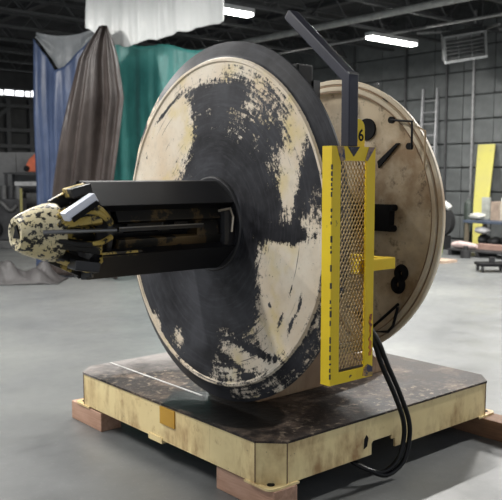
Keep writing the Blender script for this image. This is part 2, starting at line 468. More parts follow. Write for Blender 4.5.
add_prism(bm, [(x, y, ZT-.012) for x, y in [(c-.004, -.006), (L-c+.004, -.006), (L+.006, c-.004), (L+.006, W-c+.004), (L-c+.004, W+.006), (c-.004, W+.006), (-.006, W-c+.004), (-.006, c-.004)]], (0, 0, .012))
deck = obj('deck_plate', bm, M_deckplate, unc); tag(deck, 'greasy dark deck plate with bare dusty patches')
bm = B(); add_bar(bm, (.262, .9, ZT+.002), (.262, W-.01, ZT+.002), .012, .005); obj('weld_seam', bm, plain('pale_weld', (.5, .49, .47), .5), deck)
for i, (x, y) in enumerate(octo):
    if i in (0, 7, 1, 6): 
        bm = B(); add_tube(bm, [(x, y, zb+.004), (x, y, ZT-.013)], .0035, 6); obj('corner_weld', bm, M_corner, base)
# inner floor joists close the underside
bm = B(); add_box(bm, (.02, .16, zb+.02), (L-.02, .19, ZT-.013)); add_box(bm, (.02, 1.75, zb+.02), (L-.02, 1.78, ZT-.013)); add_box(bm, (.7, .19, zb+.06), (.73, 1.75, ZT-.013))
obj('stiffener', bm, M_black_oil, base)
bm = B(); add_box(bm, (.31, .02, zb+.02), (.33, .15, zb+.16)); 
bm.free()
for sx, sy in ((0, 0), (1, 0), (1, 1), (0, 1)):
    cx, cy = (0, L)[sx], (0, W)[sy]; ux, uy = (1, -1)[sx], (1, -1)[sy]
    bm = B()
    pts = []
    for k in range(7):                                     # rounded outer corner
        a = PI/2*k/6
        pts.append((cx+ux*(.045-.045*math.cos(a)-.008), cy+uy*(.045-.045*math.sin(a)-.008), zb-.012))
    pts = [(cx-ux*.008, cy+uy*.19, zb-.012)] + pts + [(cx+ux*.19, cy-uy*.008, zb-.012)]
    if sx != sy: pts = pts[::-1]
    add_prism(bm, pts, (0, 0, .012)); obj('foot_plate', bm, M_frame_paint, base)
    bm = B(); add_cyl(bm, (cx+ux*.045, cy+uy*.045, zb), .02, .003, 14); obj('bolt_hole', bm, M_black, base)
bm = B(); add_box(bm, (-.008, .80, ZT-.118), (0, .945, ZT-.018)); o = obj('data_plate', bm, M_goldplate, base); tag(o, 'gold plate fixed to the base side')
bm = B(); add_box(bm, (-.006, .93, zb-.02), (.03, 1.07, zb+.014)); obj('lifting_tab', bm, M_frame_paint, base)
bm = B(); add_prism(bm, [(.678, -.002, zb+.045), (.705, -.002, zb+.055), (.715, -.002, zb+.10), (.70, -.002, zb+.12), (.682, -.002, zb+.10)], (0, .004, 0)); obj('drain_hole', bm, M_black, base)


M_ped = worn('brown_stained_paint', (.26, .16, .09), (.36, .26, .16), (.03, .022, .018), .60, 6, .45, .0, (.12, .06, .03), .5, (6, 6, 2))
bm = B()
add_prism(bm, [(.42, .58, ZT), (1.62, .58, ZT), (1.40, .58, .50), (1.02, .58, .56), (1.02, .58, AZ+.1), (.42, .58, AZ+.1)], (0, .46, 0))
obj('pedestal', bm, M_ped, unc, bevel=.008)
bm = B(); add_cyl(bm, (.25, AY, AZ), .22, .98, 36, 'X'); obj('spindle_housing', bm, M_black_oil, unc, smooth=True)

# ---------------- front disc with its paint wear
GRID = [  # rows v=.9..-.9, cols u=.9..-.9 (u towards +Y, left in view): 0 sound paint .. 9 bare metal
 [0.5,0.5,0.5,0.5,1,2.0,5,5,8,8],
 [0.5,0.5,0.5,3.4,6.5,6.2,4.2,4.6,4,8],
 [0.5,0.2,0.2,0.6,8.2,6.2,5.6,6.4,1.8,7],
 [1.0,0.2,0.2,5.0,9,9,9,5.5,4.5,8],
 [1.5,0.5,1.0,8,9,9,9,8.5,4.0,5],
 [4.0,5,7,8,9,9,9,1.0,0.3,1],
 [9.0,9,9,9,9,9,8.5,0.6,0.3,1],
 [9.0,9,9,9,9,9,8,1.2,1.5,5],
 [9.0,8,6.5,8,9,3.8,3.4,2.8,5,8],
 [8.0,8,8,7,7.5,4.4,4.6,7,8,8]]
def grid(u, v):
    fx = min(max((.9-u)/.2, 0), 8.999); fy = min(max((.9-v)/.2, 0), 8.999)
    i, j = int(fx), int(fy); a, b = fx-i, fy-j
    return ((GRID[j][i]*(1-a)+GRID[j][i+1]*a)*(1-b)+(GRID[j+1][i]*(1-a)+GRID[j+1][i+1]*a)*b)/9
def blob(u, v, cu, cv, su, sv, rot=0):
    a, b = u-cu, v-cv; ca, sa = math.cos(rot), math.sin(rot)
    p, q = (a*ca+b*sa)/su, (-a*sa+b*ca)/sv
    return math.exp(-(p*p+q*q))
def wear(u, v, x):
    r = math.hypot(u, v); th = math.degrees(math.atan2(v, u)) % 360
    if r > .912:                                             # conical lip
        if th < 38: w = .56+.2*math.sin(th*.4)
        elif th < 64: w = .42+(th-38)/26*.5
        elif th < 190: w = .97
        elif th < 262: w = .62
        elif th < 350: w = .88
        else: w = .66
        if r > .985 and th > 240: w = 1.0
        return w
    if r > .885: return .18 if (th < 160 or th > 300) else .42   # raised bead, paint kept
    w = grid(u, v)
    w += .55*blob(u, v, .52, .48, .035, .16) * (1 if u < .5 else .4)
    w += .45*blob(u, v, -.72, .18, .05, .22, .25)            # dark smear on the right
    w += .75*blob(u, v, -.62, -.03, .16, .045)               # tongue pointing right
    w += .50*blob(u, v, .10, -.62, .05, .30)                 # black run down the middle
    w -= .60*blob(u, v, .60, -.66, .05, .09, -.3)            # pale scuffs low left
    w -= .45*blob(u, v, .34, -.70, .06, .08, -.3)
    w -= .35*blob(u, v, .35, -.86, .06, .03)
    w -= .50*blob(u, v, -.62, .20, .06, .12)
    w += .45*blob(u, v, -.40, -.84, .35, .03, .35)
    for cu, cv, a, b_, rt in ((-.655, -.30, .012, .05, .35), (-.72, -.36, .010, .07, .3), (-.58, -.46, .012, .06, .45), (-.66, -.47, .012, .06, .45), (-.42, -.66, .20, .014, .12), (.53, .635, .17, .013, -.55), (.72, .40, .012, .05, -.3), (-.50, -.40, .01, .05, -.5), (-.28, -.30, .012, .09, -.6)):
        w += .75*blob(u, v, cu, cv, a, b_, rt)
    w += .45*blob(u, v, .02, .72, .30, .05, .1)
    return w
prof = [(.012, 1.0), (.0, 1.0), (-.004, .992)]
prof += [(-.004-.036*t/6, .992-.078*t/6) for t in range(1, 7)]
prof += [(-.044, .911), (-.056, .905), (-.057, .892), (-.047, .886)]
prof += [(-.047-.013*t/44, .88-.64*t/44) for t in range(0, 45)]
prof += [(-.06, .0)]
back = [(-.03, 0), (-.025, .3), (-.012, .88), (.0, .92)]
prof = [(x, r) for x, r in prof] + back
bm = B(); add_lathe_x(bm, [(x+.275, r) for x, r in prof], AY, AZ, 168)
for v in bm.verts:
    v.co.x += (v.co.y-AY)*.0254 + (v.co.z-AZ)*.0173
disc = obj('front_disc', bm, M_disc, unc, origin=(.275, AY, AZ), smooth=True)
at = disc.data.attributes.new('wear', 'FLOAT', 'POINT')
for i, v in enumerate(disc.data.vertices):
    at.data[i].value = wear(v.co.y, v.co.z, v.co.x)
disc['label'] = 'large cream disc worn to bare dark metal at its centre and lip'
bm = B(); add_lathe_x(bm, [(.218, .20), (.200, .247), (.200, .256), (.208, .264), (.224, .268), (.23, .20)], AY, AZ, 64)
obj('hub_ring', bm, M_black_oil, disc, smooth=True)

# ---------------- rear drum
bm = B()
add_lathe_x(bm, [(1.27, 0), (1.27, .70), (1.20, .79), (1.175, .785), (1.182, .74), (1.178, .3), (1.178, 0)], AY, AZ, 128)
drum = obj('rear_drum', bm, M_drum, unc, origin=(1.13, AY, AZ), smooth=True)
tag(drum, 'brown stained cream drum behind the front disc')
bm = B(); add_lathe_x(bm, [(1.265, .70), (1.19, .835), (1.165, .858), (1.136, .864), (1.128, .860), (1.128, .838), (1.140, .833), (1.140, .826), (1.126, .820), (1.126, .797), (1.135, .790), (1.175, .785), (1.20, .78)], AY, AZ, 128)
o = obj('rim_ring', bm, M_drum_ring, drum, smooth=True); tag(o, 'paler cream rim ring of the drum')
XD = 1.178
for rr, x in ((.8295, 1.137), (.7885, 1.133)):  # thin dark brown rings in the rim groove and at the recess edge
    bm = B(); add_tube(bm, [(x, AY-rr*math.cos(2*PI*k/96), AZ+rr*math.sin(2*PI*k/96)) for k in range(96)], .0048, 6, closed=True); obj('groove_line', bm, M_ped, drum, smooth=True)
def rod(bm, pts, r=.008): add_tube(bm, pts, r, 8)
bm = B(); rod(bm, [(1.11, .235, 1.975), (1.075, .06, 1.955), (1.075, .055, 1.80), (1.13, .10, 1.82)], .007)
h = obj('handle', bm, M_black, drum, smooth=True)
bm = B(); rod(bm, [(1.12, .055, 1.93), (1.105, -.01, 1.90), (1.105, -.015, 1.75), (1.12, .0, 1.69)], .006)
h = obj('handle', bm, worn('bare_rod', (.45, .33, .2), (.3, .2, .1), (.05, .03, .02), .6), drum, smooth=True)
for yy, zz in ((.235, 1.975), (.10, 1.82)):
    bm = B(); add_cyl(bm, (1.105, yy, zz), .020, .022, 10, 'X'); obj('handle_boss', bm, M_black, drum)
bm = B(); rod(bm, [(1.12, .14, .89), (1.10, .155, .78), (1.10, .19, .74), (1.10, .34, .72), (1.11, .13, .91)], .009); obj('handle', bm, M_black, drum, smooth=True)
# ringed black mark, elongated gusset, square bearing pocket, round hole
bm = B()
for yy, zz, ry, rz in ((.165, 1.085, .028, .032), (.185, 1.015, .030, .036)):
    P = [(XD-.004, yy+ry*math.cos(2*PI*k/20), zz+rz*math.sin(2*PI*k/20)) for k in range(20)]
    add_tube(bm, P, .021, 8, closed=True)
obj('painted_ring_mark', bm, M_black, drum, smooth=True)
bm = B(); add_prism(bm, [(XD-.012, .215, 1.845), (XD-.012, .235, 1.845), (XD-.012, .37, 1.74), (XD-.012, .36, 1.70)], (.014, 0, 0)); obj('gusset', bm, M_black, drum)
bm = B(); add_box(bm, (XD-.05, .235, 1.325), (XD+.002, .56, 1.485))
for zz in (1.466, 1.344): add_cyl(bm, (XD-.05, .232, zz), .02, .05, 14, 'X')
obj('bearing_block', bm, M_black, drum)
bm = B(); add_cyl(bm, (XD-.012, .465, 1.935), .066, .014, 28, 'X'); obj('access_hole', bm, M_black, drum)
bm = B(); add_cyl(bm, (1.118, .36, 2.19), .014, .012, 12, 'X'); obj('bolt', bm, M_black_oil, drum)
drum.rotation_euler = (0, .035, .03)      # the drum sits slightly out of true
# black caliper on top of the drum
bm = B(); add_box(bm, (.80, .66, 2.18), (.93, .92, 2.315)); obj('brake_caliper', bm, M_black, unc, bevel=.012)
bm = B(); add_box(bm, (.93, .655, 2.10), (.985, .86, 2.225)); add_box(bm, (.86, .70, 1.48), (.96, .80, 2.2)); obj('caliper_bracket', bm, M_black_oil, unc)

# ---------------- mandrel
bm = B(); add_cyl(bm, (-.56, AY, AZ), .105, .80, 32, 'X'); mand = obj('mandrel_shaft', bm, M_black_oil, unc, smooth=True)
def arc_prof(): return [(-.53, .205), (-.545, .228), (-.525, .245), (.245, .245), (.245, .205)]
for ang in ((31, 78, 92), (98, 125, 155), (-26, -76, -92), (-155, -125, -98), (164, 180, 196)):
    bm = B()
    pts = [(-.60, AY-.245*math.cos(math.radians(q)), AZ+.245*math.sin(math.radians(q))) for q in ang]
    pts += [(-.60, AY-.185*math.cos(math.radians(q)), AZ+.185*math.sin(math.radians(q))) for q in (ang[-1], ang[0])]
    add_prism(bm, pts, (.845, 0, 0)); obj('pad', bm, M_pad, mand, bevel=.004)
def pol(x, r, deg): a = math.radians(deg); return (x, AY-r*math.cos(a), AZ+r*math.sin(a))
def arm_bar(x0, r0, x1, r1, deg, w, h, name, m, deg2=None):
    bm = B(); add_bar(bm, pol(x0, r0, deg), pol(x1, r1, deg2 if deg2 is not None else deg), w, h, Vector((0, -math.cos(math.radians(deg)), math.sin(math.radians(deg))))); return obj(name, bm, m, mand, bevel=.006)
# bright torn edges of the pads
for a0, a1, x in ((31, 80, -.608), ):
    bm = B(); P = [pol(x, .236-.022*math.sin(PI*k/8), a0+(a1-a0)*k/8) for k in range(9)]; add_tube(bm, P, .0055, 6); obj('edge_bead', bm, M_bright_edge, mand)
bm = B(); P = [pol(-.605+.012*math.sin(k*2.1), .238, -30-40*k/8) for k in range(9)]; add_tube(bm, P, .008, 6); obj('edge_bead', bm, M_gold, mand)
bm = B(); add_bar(bm, pol(-.60, .228, -27), pol(-.38, .228, -27), .018, .022); obj('edge_bead', bm, M_gold, mand)
bm = B(); P = [pol(.243, .252, 20+70*k/8) for k in range(9)]; add_tube(bm, P, .005, 6); obj('edge_bead', bm, M_bright_edge, mand)
# grimy carrier strips seen inside the slot
for deg, m in ((27, M_rustgold), (-25, M_rustgold)):
    arm_bar(-.50, .178, .22, .178, deg, .09, .028, 'carrier_strip', m)
bm = B(); add_bar(bm, pol(-.52, .205, 3), pol(-.02, .205, 3), .05, .016); obj('slide_bar', bm, M_black_oil, mand)
bm = B(); add_bar(bm, pol(-.52, .231, 5.5), pol(-.02, .231, 5.5), .006, .006); obj('slide_bar_edge', bm, M_grey_rod, mand)
for x0, x1, r in ((-.42, -.22, .15), (-.14, -.05, .12)):
    bm = B(); add_cyl(bm, (x0, AY-.07, AZ+.05), .075, x1-x0, 20, 'X'); obj('hydraulic_sleeve', bm, M_black_oil, mand, smooth=True)
bm = B(); add_tube(bm, [(-.215, AY-.07-.078*math.cos(a), AZ+.05+.078*math.sin(a)) for a in [PI*k/10 for k in range(-3, 9)]], .005, 6); obj('retaining_ring', bm, M_grey_rod, mand)
bm = B(); add_cyl(bm, (-.03, AY-.09, AZ-.02), .10, .14, 22, 'X'); o = obj('clevis', bm, M_rustgold, mand, smooth=True)
bm = B(); add_box(bm, (.13, AY-.215, AZ-.11), (.215, AY, AZ+.10)); obj('clevis_bracket', bm, M_black_oil, mand, bevel=.03)
bm = B(); add_tube(bm, [(.09, AY-.218, AZ+.085), (.165, AY-.222, AZ+.095), (.185, AY-.222, AZ+.05), (.175, AY-.222, AZ-.03)], .007, 6); obj('bracket_edge', bm, M_bright_edge, mand)
# nose and cage
bm = B(); add_lathe_x(bm, [(-.922, 0), (-.922, .050), (-.936, .056), (-.936, .076), (-.925, .084), (-.90, .098), (-.85, .118), (-.79, .137), (-.755, .143), (-.74, .140), (-.73, .12), (-.73, 0)], AY, AZ, 44)
nose = obj('nose', bm, M_nose, mand, smooth=True); tag(nose, 'cream nose cone with black chipped paint')
bm = B(); add_prism(bm, [pol(-.925, .042, 90+120*k) for k in range(3)], (-.006, 0, 0)); obj('nose_socket', bm, M_black, mand)
bm = B(); add_cyl(bm, (-.745, AY, AZ), .085, .24, 28, 'X'); obj('cage_core', bm, M_gold, mand, smooth=True)
for deg in (42, 18, 90, 138, -22, -60, -100, -140, 175):
    arm_bar(-.755, .125, -.59, .205, deg, .040, .055, 'cage_rib', M_gold)
bm = B(); add_lathe_x(bm, [(-.565, .0), (-.565, .19), (-.56, .20), (-.535, .20), (-.53, .19), (-.53, 0)], AY, AZ, 40); obj('spider_plate', bm, M_black_oil, mand, smooth=True)
for deg, lo, hi in ((70, -.70, -.60), (-48, -.72, -.60)):
    bm = B(); add_bar(bm, pol(lo, .195, deg), pol(hi, .222, deg), .12, .05, (0, 0, 1)); obj('wedge_block', bm, M_gold if deg > 0 else M_black_oil, mand, bevel=.008)
# curved gold straps between nose and pads
for z0, zz in ((.10, .125), (.045, .10), (-.04, -.05)):
    bm = B(); add_tube(bm, [(-.78, AY-.125, AZ+z0*.8), (-.70, AY-.17, AZ+zz), (-.62, AY-.215, AZ+zz*.95), (-.55, AY-.21, AZ+zz*.4)], .014, 8, smooth=5); obj('strap', bm, M_gold, mand, smooth=True)
bm = B(); add_tube(bm, [(-.86, AY-.135, AZ+.012), (-.53, AY-.225, AZ+.012)], .010, 10); obj('tie_rod', bm, M_grey_rod, mand, smooth=True)
bm = B(); add_bar(bm, (-.785, AY-.20, AZ+.080), (-.632, AY-.20, AZ+.170), .055, .046, (0, 0, 1)); obj('key_bar', bm, M_white_bar, mand, bevel=.006)
bm = B(); add_bar(bm, (-.76, AY-.232, AZ+.068), (-.632, AY-.232, AZ+.145), .012, .022, (0, 0, 1)); obj('key_bar_side', bm, M_black, mand)

# ---------------- yellow guard frame
FX0, FX1, FZ0, FZ1, FY, FB = .026, .312, .722, 1.783, -.365, -.308
fw = .057
def mitred(pts): 
    add_prism(bm, [(x, FY, z) for x, z in pts], (0, .007, 0)); return bm
bm = B()
mitred([(FX0, FZ0), (FX0+fw, FZ0+fw*.9), (FX0+fw, FZ1-fw*1.1), (FX0, FZ1)])
add_prism(bm, [(FX0, FY+.007, FZ0), (FX0+.007, FY+.007, FZ0), (FX0+.007, FY+.007, FZ1), (FX0, FY+.007, FZ1)], (0, FB-FY-.007, 0))
mitred([(FX1-fw, FZ0+fw*.9), (FX1, FZ0), (FX1, FZ1), (FX1-fw, FZ1-fw*1.1)])
add_prism(bm, [(FX1-.007, FY+.007, FZ0), (FX1, FY+.007, FZ0), (FX1, FY+.007, FZ1), (FX1-.007, FY+.007, FZ1)], (0, FB-FY-.007, 0))

mitred([(FX0, FZ1), (FX0+fw, FZ1-fw*1.1), (FX1-fw, FZ1-fw*1.1), (FX1, FZ1)])
add_box(bm, (FX0+.007, FY+.007, FZ1-.007), (FX1-.007, FB, FZ1))

mitred([(FX0, FZ0), (FX1, FZ0), (FX1-fw, FZ0+fw*.9), (FX0+fw, FZ0+fw*.9)])
add_box(bm, (FX0+.007, FY+.007, FZ0), (FX1-.007, FB, FZ0+.007))
gf = obj('guard_frame', bm, M_yellow, unc, origin=(FX0, FY, FZ0)); tag(gf, 'yellow welded angle frame with dark chips at its corners')
bm = B(); add_box(bm, (FX0+.007, FY+.007, FZ0+.043), (FX1-.007, FB-.010, FZ0+.049)); obj('ledge', bm, M_arm, gf)
bm = B(); add_tube(bm, [(FX0+.05, -.292, 1.10), (FX0+.20, -.292, .93)], .009, 8); obj('brace_rod', bm, M_ped, gf, smooth=True)
# heat marks at the welds
bm = B(); add_prism(bm, [(FX0+.03, FY-.002, FZ1-.001), (FX0+.075, FY-.002, FZ1-.001), (FX0+.085, FY-.002, FZ1-.06), (FX0+.055, FY-.002, FZ1-.066)], (0, .003, 0)); obj('weld_bead', bm, M_yellow_burnt, gf)
bm = B(); add_prism(bm, [(FX1-.045, FY-.002, FZ1-.001), (FX1-.004, FY-.002, FZ1-.001), (FX1-.055, FY-.002, FZ1-.064), (FX1-.07, FY-.002, FZ1-.06)], (0, .003, 0)); obj('weld_bead', bm, M_yellow_burnt, gf)
bm = B(); add_prism(bm, [(FX1-.07, FY-.002, FZ0+.012), (FX1-.03, FY-.002, FZ0+.001), (FX1-.001, FY-.002, FZ0+.004), (FX1-.002, FY-.002, FZ0+.045), (FX1-.035, FY-.002, FZ0+.062), (FX1-.06, FY-.002, FZ0+.05)], (0, .003, 0)); obj('weld_bead', bm, M_yellow_burnt, gf)
bm = B(); add_prism(bm, [(.125, FY-.002, FZ1-.001), (.205, FY-.002, FZ1-.001), (.165, FY-.002, FZ1-.045)], (0, .003, 0)); obj('weld_bead', bm, M_arm, gf)
bm = B()
z = FZ0+.03
while z < FZ1-.06:
    h = random.uniform(.006, .03); w = random.uniform(.003, .008)
    add_box(bm, (FX0-.0008, FY-.0012, z), (FX0+w, FY+.004, z+h)); z += h+random.choice((.008, .015, .05))
o = obj('paint_chips', bm, M_black_oil, gf); o['kind'] = 'stuff'
M_rustpatch = worn('orange_rust', (.58, .20, .03), (.45, .12, .02), (.12, .03, .02), .55, 20, .6)
bm = B(); rl = [(FX1-.022+random.uniform(-.012, .003), FZ0+.10+.013*k) for k in range(16)]; rr = [(x+random.uniform(.006, .020), z) for x, z in rl]
add_prism(bm, [(x, FY-.0018, z) for x, z in rl]+[(min(x, FX1), FY-.0018, z) for x, z in rr[::-1]], (0, .003, 0))
obj('rust_patch', bm, M_rustpatch, gf)
# expanded metal: two families of slanted flat strands
bm = B(); x0, x1, z0, z1 = FX0+.012, FX1-.012, FZ0+.008, FZ1-.010
yb = FB-.006; slope = 1.7; step = .0215
for s in (1, -1):
    cst = (x0-(z1-z0)/slope) - .02
    while cst < x1+(z1-z0)/slope+.02:
        # line x = cst + s*(z-z0)/slope  (s=1)  or mirrored
        def X(z): return cst+(z-z0)/slope if s > 0 else cst+(z1-z)/slope
        za, zb_ = z0, z1
        lo = (x0-cst)*slope; hi = (x1-cst)*slope
        if s > 0: za = max(z0, z0+lo); zb_ = min(z1, z0+hi)
        else: za = max(z0, z1-hi); zb_ = min(z1, z1-lo)
        if zb_-za > .004: add_bar(bm, (X(za), yb+.0012*s, za), (X(zb_), yb+.0012*s, zb_), .0046, .0024, (0, 1, 0))
        cst += step
o = obj('expanded_metal_mesh', bm, M_mesh_wire, gf); o['kind'] = 'stuff'
# lug with painted numeral, standing behind the arm
bm = B()
pts = [(.205, -.318, FZ1), (.29, -.318, FZ1)] + [(.2475+.0425*math.cos(PI*k/8), -.318, FZ1+.085+.0425*math.sin(PI*k/8)) for k in range(9)]
add_prism(bm, pts, (0, .012, 0)); lug = obj('lug', bm, M_yellow, unc)
def text_mesh(s, size, name, m, parent, loc, rot, ext=.0008):
    cu = bpy.data.curves.new(name, 'FONT'); cu.body = s; cu.size = size; cu.extrude = ext; cu.align_x = 'CENTER'; cu.align_y = 'CENTER'; cu.offset = .0012
    to = bpy.data.objects.new(name, cu); COL.objects.link(to)
    dg = bpy.context.evaluated_depsgraph_get(); dg.update()
    me = bpy.data.meshes.new_from_object(to.evaluated_get(dg)); bpy.data.objects.remove(to)
    me.materials.clear(); me.materials.append(m)
    o = bpy.data.objects.new(name, me); COL.objects.link(o); o.parent = parent
    o.location = Vector(loc)-WORLD[parent]; o.rotation_euler = rot
    return o
text_mesh('6', .075, 'numeral', M_black, lug, (.264, -.3190, FZ1+.052), (PI/2, 0, 0))
# brackets carrying the frame from the pedestal
bm = B(); add_box(bm, (.30, -.29, 1.201), (.560, -.235, 1.256)); add_box(bm, (.51, -.235, 1.203), (.560, .60, 1.254)); add_box(bm, (.27, -.310, 1.197), (.329, -.26, 1.263))
obj('support_bracket', bm, M_yellow, unc, bevel=.004)

# ---------------- bent black arm
bm = B()
a = Vector((.165, -.338, FZ1)); b = Vector((.165, -.338, 2.085)); e = Vector((.165, .045, 2.415))
wx, wd = .060, .048
d1 = Vector((0, 0, 1)); d2 = (e-b).normalized(); mb = (d1+d2).normalized()
n1 = Vector((0, -1, 0)); n2 = Vector((0, -d2.z, d2.y)); nm = (n1+n2).normalized(); sc = 1/nm.dot(n1)
rings = []
for p, n, s in ((a, n1, 1), (b, nm, sc), (e, n2, 1)):
    rings.append([bm.verts.new(p+Vector((i*wx/2, 0, 0))+n*j*s*wd/2) for i, j in ((-1,-1), (1,-1), (1,1), (-1,1))])
for A_, B_ in zip(rings, rings[1:]):
    for k in range(4): bm.faces.new((A_[k], A_[(k+1)%4], B_[(k+1)%4], B_[k]))
bm.faces.new(rings[0][::-1]); bm.faces.new(rings[-1])
arm = obj('bent_arm', bm, M_arm, unc, bevel=.005); tag(arm, 'bent black square tube arm rising from the yellow guard')
bm = B(); add_prism(bm, [b+nm*sc*wd/2+Vector((x, 0, 0))+n2*.0 for x in (-.031, .031)]+[b+nm*sc*wd/2+Vector((x, .012, .010)) for x in (.031, -.031)], (0, -.003, .004)); obj('weld_bead', bm, M_grey_rod, arm)

# ---------------- hydraulic hoses
H = [(.35, -.22, 1.02), (.44, -.20, .93), (.60, -.13, .80), (.69, -.105, .665), (.805, -.10, .485), (.885, -.10, .325), (.905, -.09, .205), (.865, -.085, .105), (.76, -.07, .055), (.66, -.03, .085), (.62, .06, .13), (.62, .13, .20)]
for dx, dz in ((0, 0), (.036, -.022)):
    bm = B(); P = []
    for i, p in enumerate(H):
        f = min(1, i/3); g = 1 if i < 9 else .4
        P.append((p[0]+dx*f*(1 if i < 8 else .5), p[1]-.01*(dx > 0)+(.03 if (dx > 0 and i > 9) else 0), max(.02, p[2]+dz*f*(.9 if i > 6 else .2)*g)))
    add_tube(bm, P, .0135, 10, smooth=7); obj('hose', bm, M_hose, unc, smooth=True)

# ------------------------------------------------------------------ timber blocks
def block(x0, y0, x1, y1, m, label):
    bm = B(); add_box(bm, (x0, y0, 0), (x1, y1, .1225))
    o = obj('timber_block', bm, m, bevel=.006); tag(o, label, 'block', 'timber blocks under the machine base'); return o
block(.015, -.015, .17, .445, M_wood, 'pinkish timber block under the front corner of the cream base')
block(.0, 1.64, .15, 2.04, M_wood, 'short timber block under the left end of the cream base')
block(1.80, -.34, 1.95, .42, M_wood_dark, 'dark brown timber block sticking out at the right end of the cream base')
block(1.79, 1.58, 1.95, 2.02, M_wood_dark, 'timber block hidden under the far corner of the cream base')

# ------------------------------------------------------------------ hanging tarps (curtain line across the bay)
TA = Vector((3.57, 10.138)); TT = Vector((.44029, -.89786)); TN = Vector((-.89786, -.44029))   # TN points to the camera side
def curtain(name, rows, m, label, cat, off, folds, amp, seed, nu=90, nv=60, thick=.006):
    """rows: (z, s_left, s_right) from top to bottom, optionally a top sag function"""
    rnd = random.Random(seed); ph = [rnd.uniform(0, 6.28) for _ in range(6)]
    bm = B(); G = []
    for j in range(nv+1):
        t = j/nv; fr = []
        for i in range(nu+1):
            u = i/nu
            s, z = rows(u, t)
            d = off + amp*(.55*math.sin(folds*u*6.28+ph[0]+.5*math.sin(t*3+ph[1])) + .3*math.sin(folds*2.3*u*6.28+ph[2]+t*1.5) + .15*math.sin(folds*5*u*6.28+ph[3]-t*2)) * (.35+.65*min(1, t*2.5)) + .02*math.sin(t*9+u*4+ph[4])
            p = TA + TT*s + TN*d
            fr.append(bm.verts.new((p.x, p.y, z)))
        G.append(fr)
    for j in range(nv):
        for i in range(nu): bm.faces.new((G[j][i], G[j][i+1], G[j+1][i+1], G[j+1][i]))
    o = obj(name, bm, m, smooth=True)
    md = o.modifiers.new('thickness', 'SOLIDIFY'); md.thickness = thick
    return tag(o, label, cat)
def interp(tab, x):
    for (x0, *a), (x1, *b) in zip(tab, tab[1:]):
        if x <= x1: 
            f = (x-x0)/(x1-x0) if x1 > x0 else 0
            return [p+(q-p)*f for p, q in zip(a, b)]
    return list(tab[-1][1:])
def cloth_mat(name, a, b, rough=.5, trans=0.0):
    k = NT(name); n = k.noise(1.6, 6, .6); f = k.noise(10, 6, .6, k.mapping(k.co, (1, 1, .35)))
    col = k.mix(k.ramp(n, .35, .65), a, b); col = k.mix(k.ramp(f, .55, .75, 0, .4), col, tuple(min(1, x*1.7+.02) for x in b))
    k.bump(f, .5, .02)
    if trans: k.b.inputs['Transmission Weight'].default_value = trans
    return k.out(col, rough)
M_teal = cloth_mat('teal_tarp', (.025, .155, .145), (.045, .225, .205), .45)
M_blue = cloth_mat('blue_tarp', (.022, .036, .080), (.040, .060, .118), .42)
M_brown = cloth_mat('brown_tarp', (.026, .019, .017), (.055, .043, .038), .36)
M_greyc = cloth_mat('grey_tarp', (.13, .14, .15), (.21, .22, .225), .5)
M_plastic = cloth_mat('white_plastic', (.80, .82, .80), (.88, .89, .87), .35)
# teal
curtain('teal_tarp', lambda u, t: (1.45+u*2.1-.06*t*(.5-u), (3.86-.28*u+.03*math.sin(u*14))*(1-t)+.03*t), M_teal, 'teal green tarp hanging behind the cream disc', 'tarp', 0, 2.3, .055, 3)
# dark drape to the right of the teal one
# blue: swagged from two points, narrowing at the foot
def blue(u, t):
    top = interp([(0, .13, 3.98), (.12, .22, 3.86), (.45, .62, 3.40), (.6, .80, 3.46), (1, 1.45, 3.98)], u)
    bot = [.06+u*1.15, .02]
    z = top[1]+(bot[1]-top[1])*t
    s = top[0]+(bot[0]-top[0])*(1-(1-t)**1.6)
    return s, z
curtain('blue_tarp', blue, M_blue, 'blue tarp hanging at left, next to the brown tarp', 'tarp', .20, 1.4, .11, 5)
def greyt(u, t):
    z = (4.02-.50*math.sin(PI*min(1, u))*t) - .0
    return .16+u*1.28, 4.08-.1*math.sin(PI*u)-t*(.10+.55*math.sin(PI*u)**1.2)
curtain('grey_tarp', greyt, M_greyc, 'pale grey tarp fold swagged across the top of the blue tarp', 'tarp', .10, 1.1, .06, 9, 40, 20)
def brown(u, t):
    l = interp([(0, 1.80), (.06, 1.56), (.12, 1.38), (.28, 1.20), (.62, .90), (1, .60)], t)[0]
    r = interp([(0, 1.99), (.06, 2.10), (.12, 2.18), (.28, 2.28), (.62, 2.10), (1, 2.16)], t)[0]
    s = l+(r-l)*u
    return s, 3.97-3.94*t - .03*(2*u-1)**2*(1-t)
curtain('brown_tarp', brown, M_brown, 'brown tarp hung from one high point, spreading to the floor', 'tarp', .68, 1.35, .17, 23)
# white plastic sheet above
def white(u, t):
    zl = interp([(0, 4.00), (.2, 3.72), (.28, 3.66), (1, 3.93)], u)[0] + .012*math.sin(u*31)+.008*math.sin(u*57)
    return 1.40+u*2.45, 5.6+(zl-5.6)*t
curtain('plastic_sheet', white, M_plastic, 'white translucent plastic sheet hanging from the roof above the teal tarp', 'plastic sheet', .42, 3.1, .05, 2)
bm = B(); P0 = TA+TT*-.3+TN*.15; P1 = TA+TT*4.2+TN*.15
add_tube(bm, [(P0.x, P0.y, 4.80), (P1.x, P1.y, 4.80)], .03, 10); tag(obj('curtain_rail', bm, M_steel_dark, smooth=True), 'dark overhead rail the tarps hang from', 'rail')

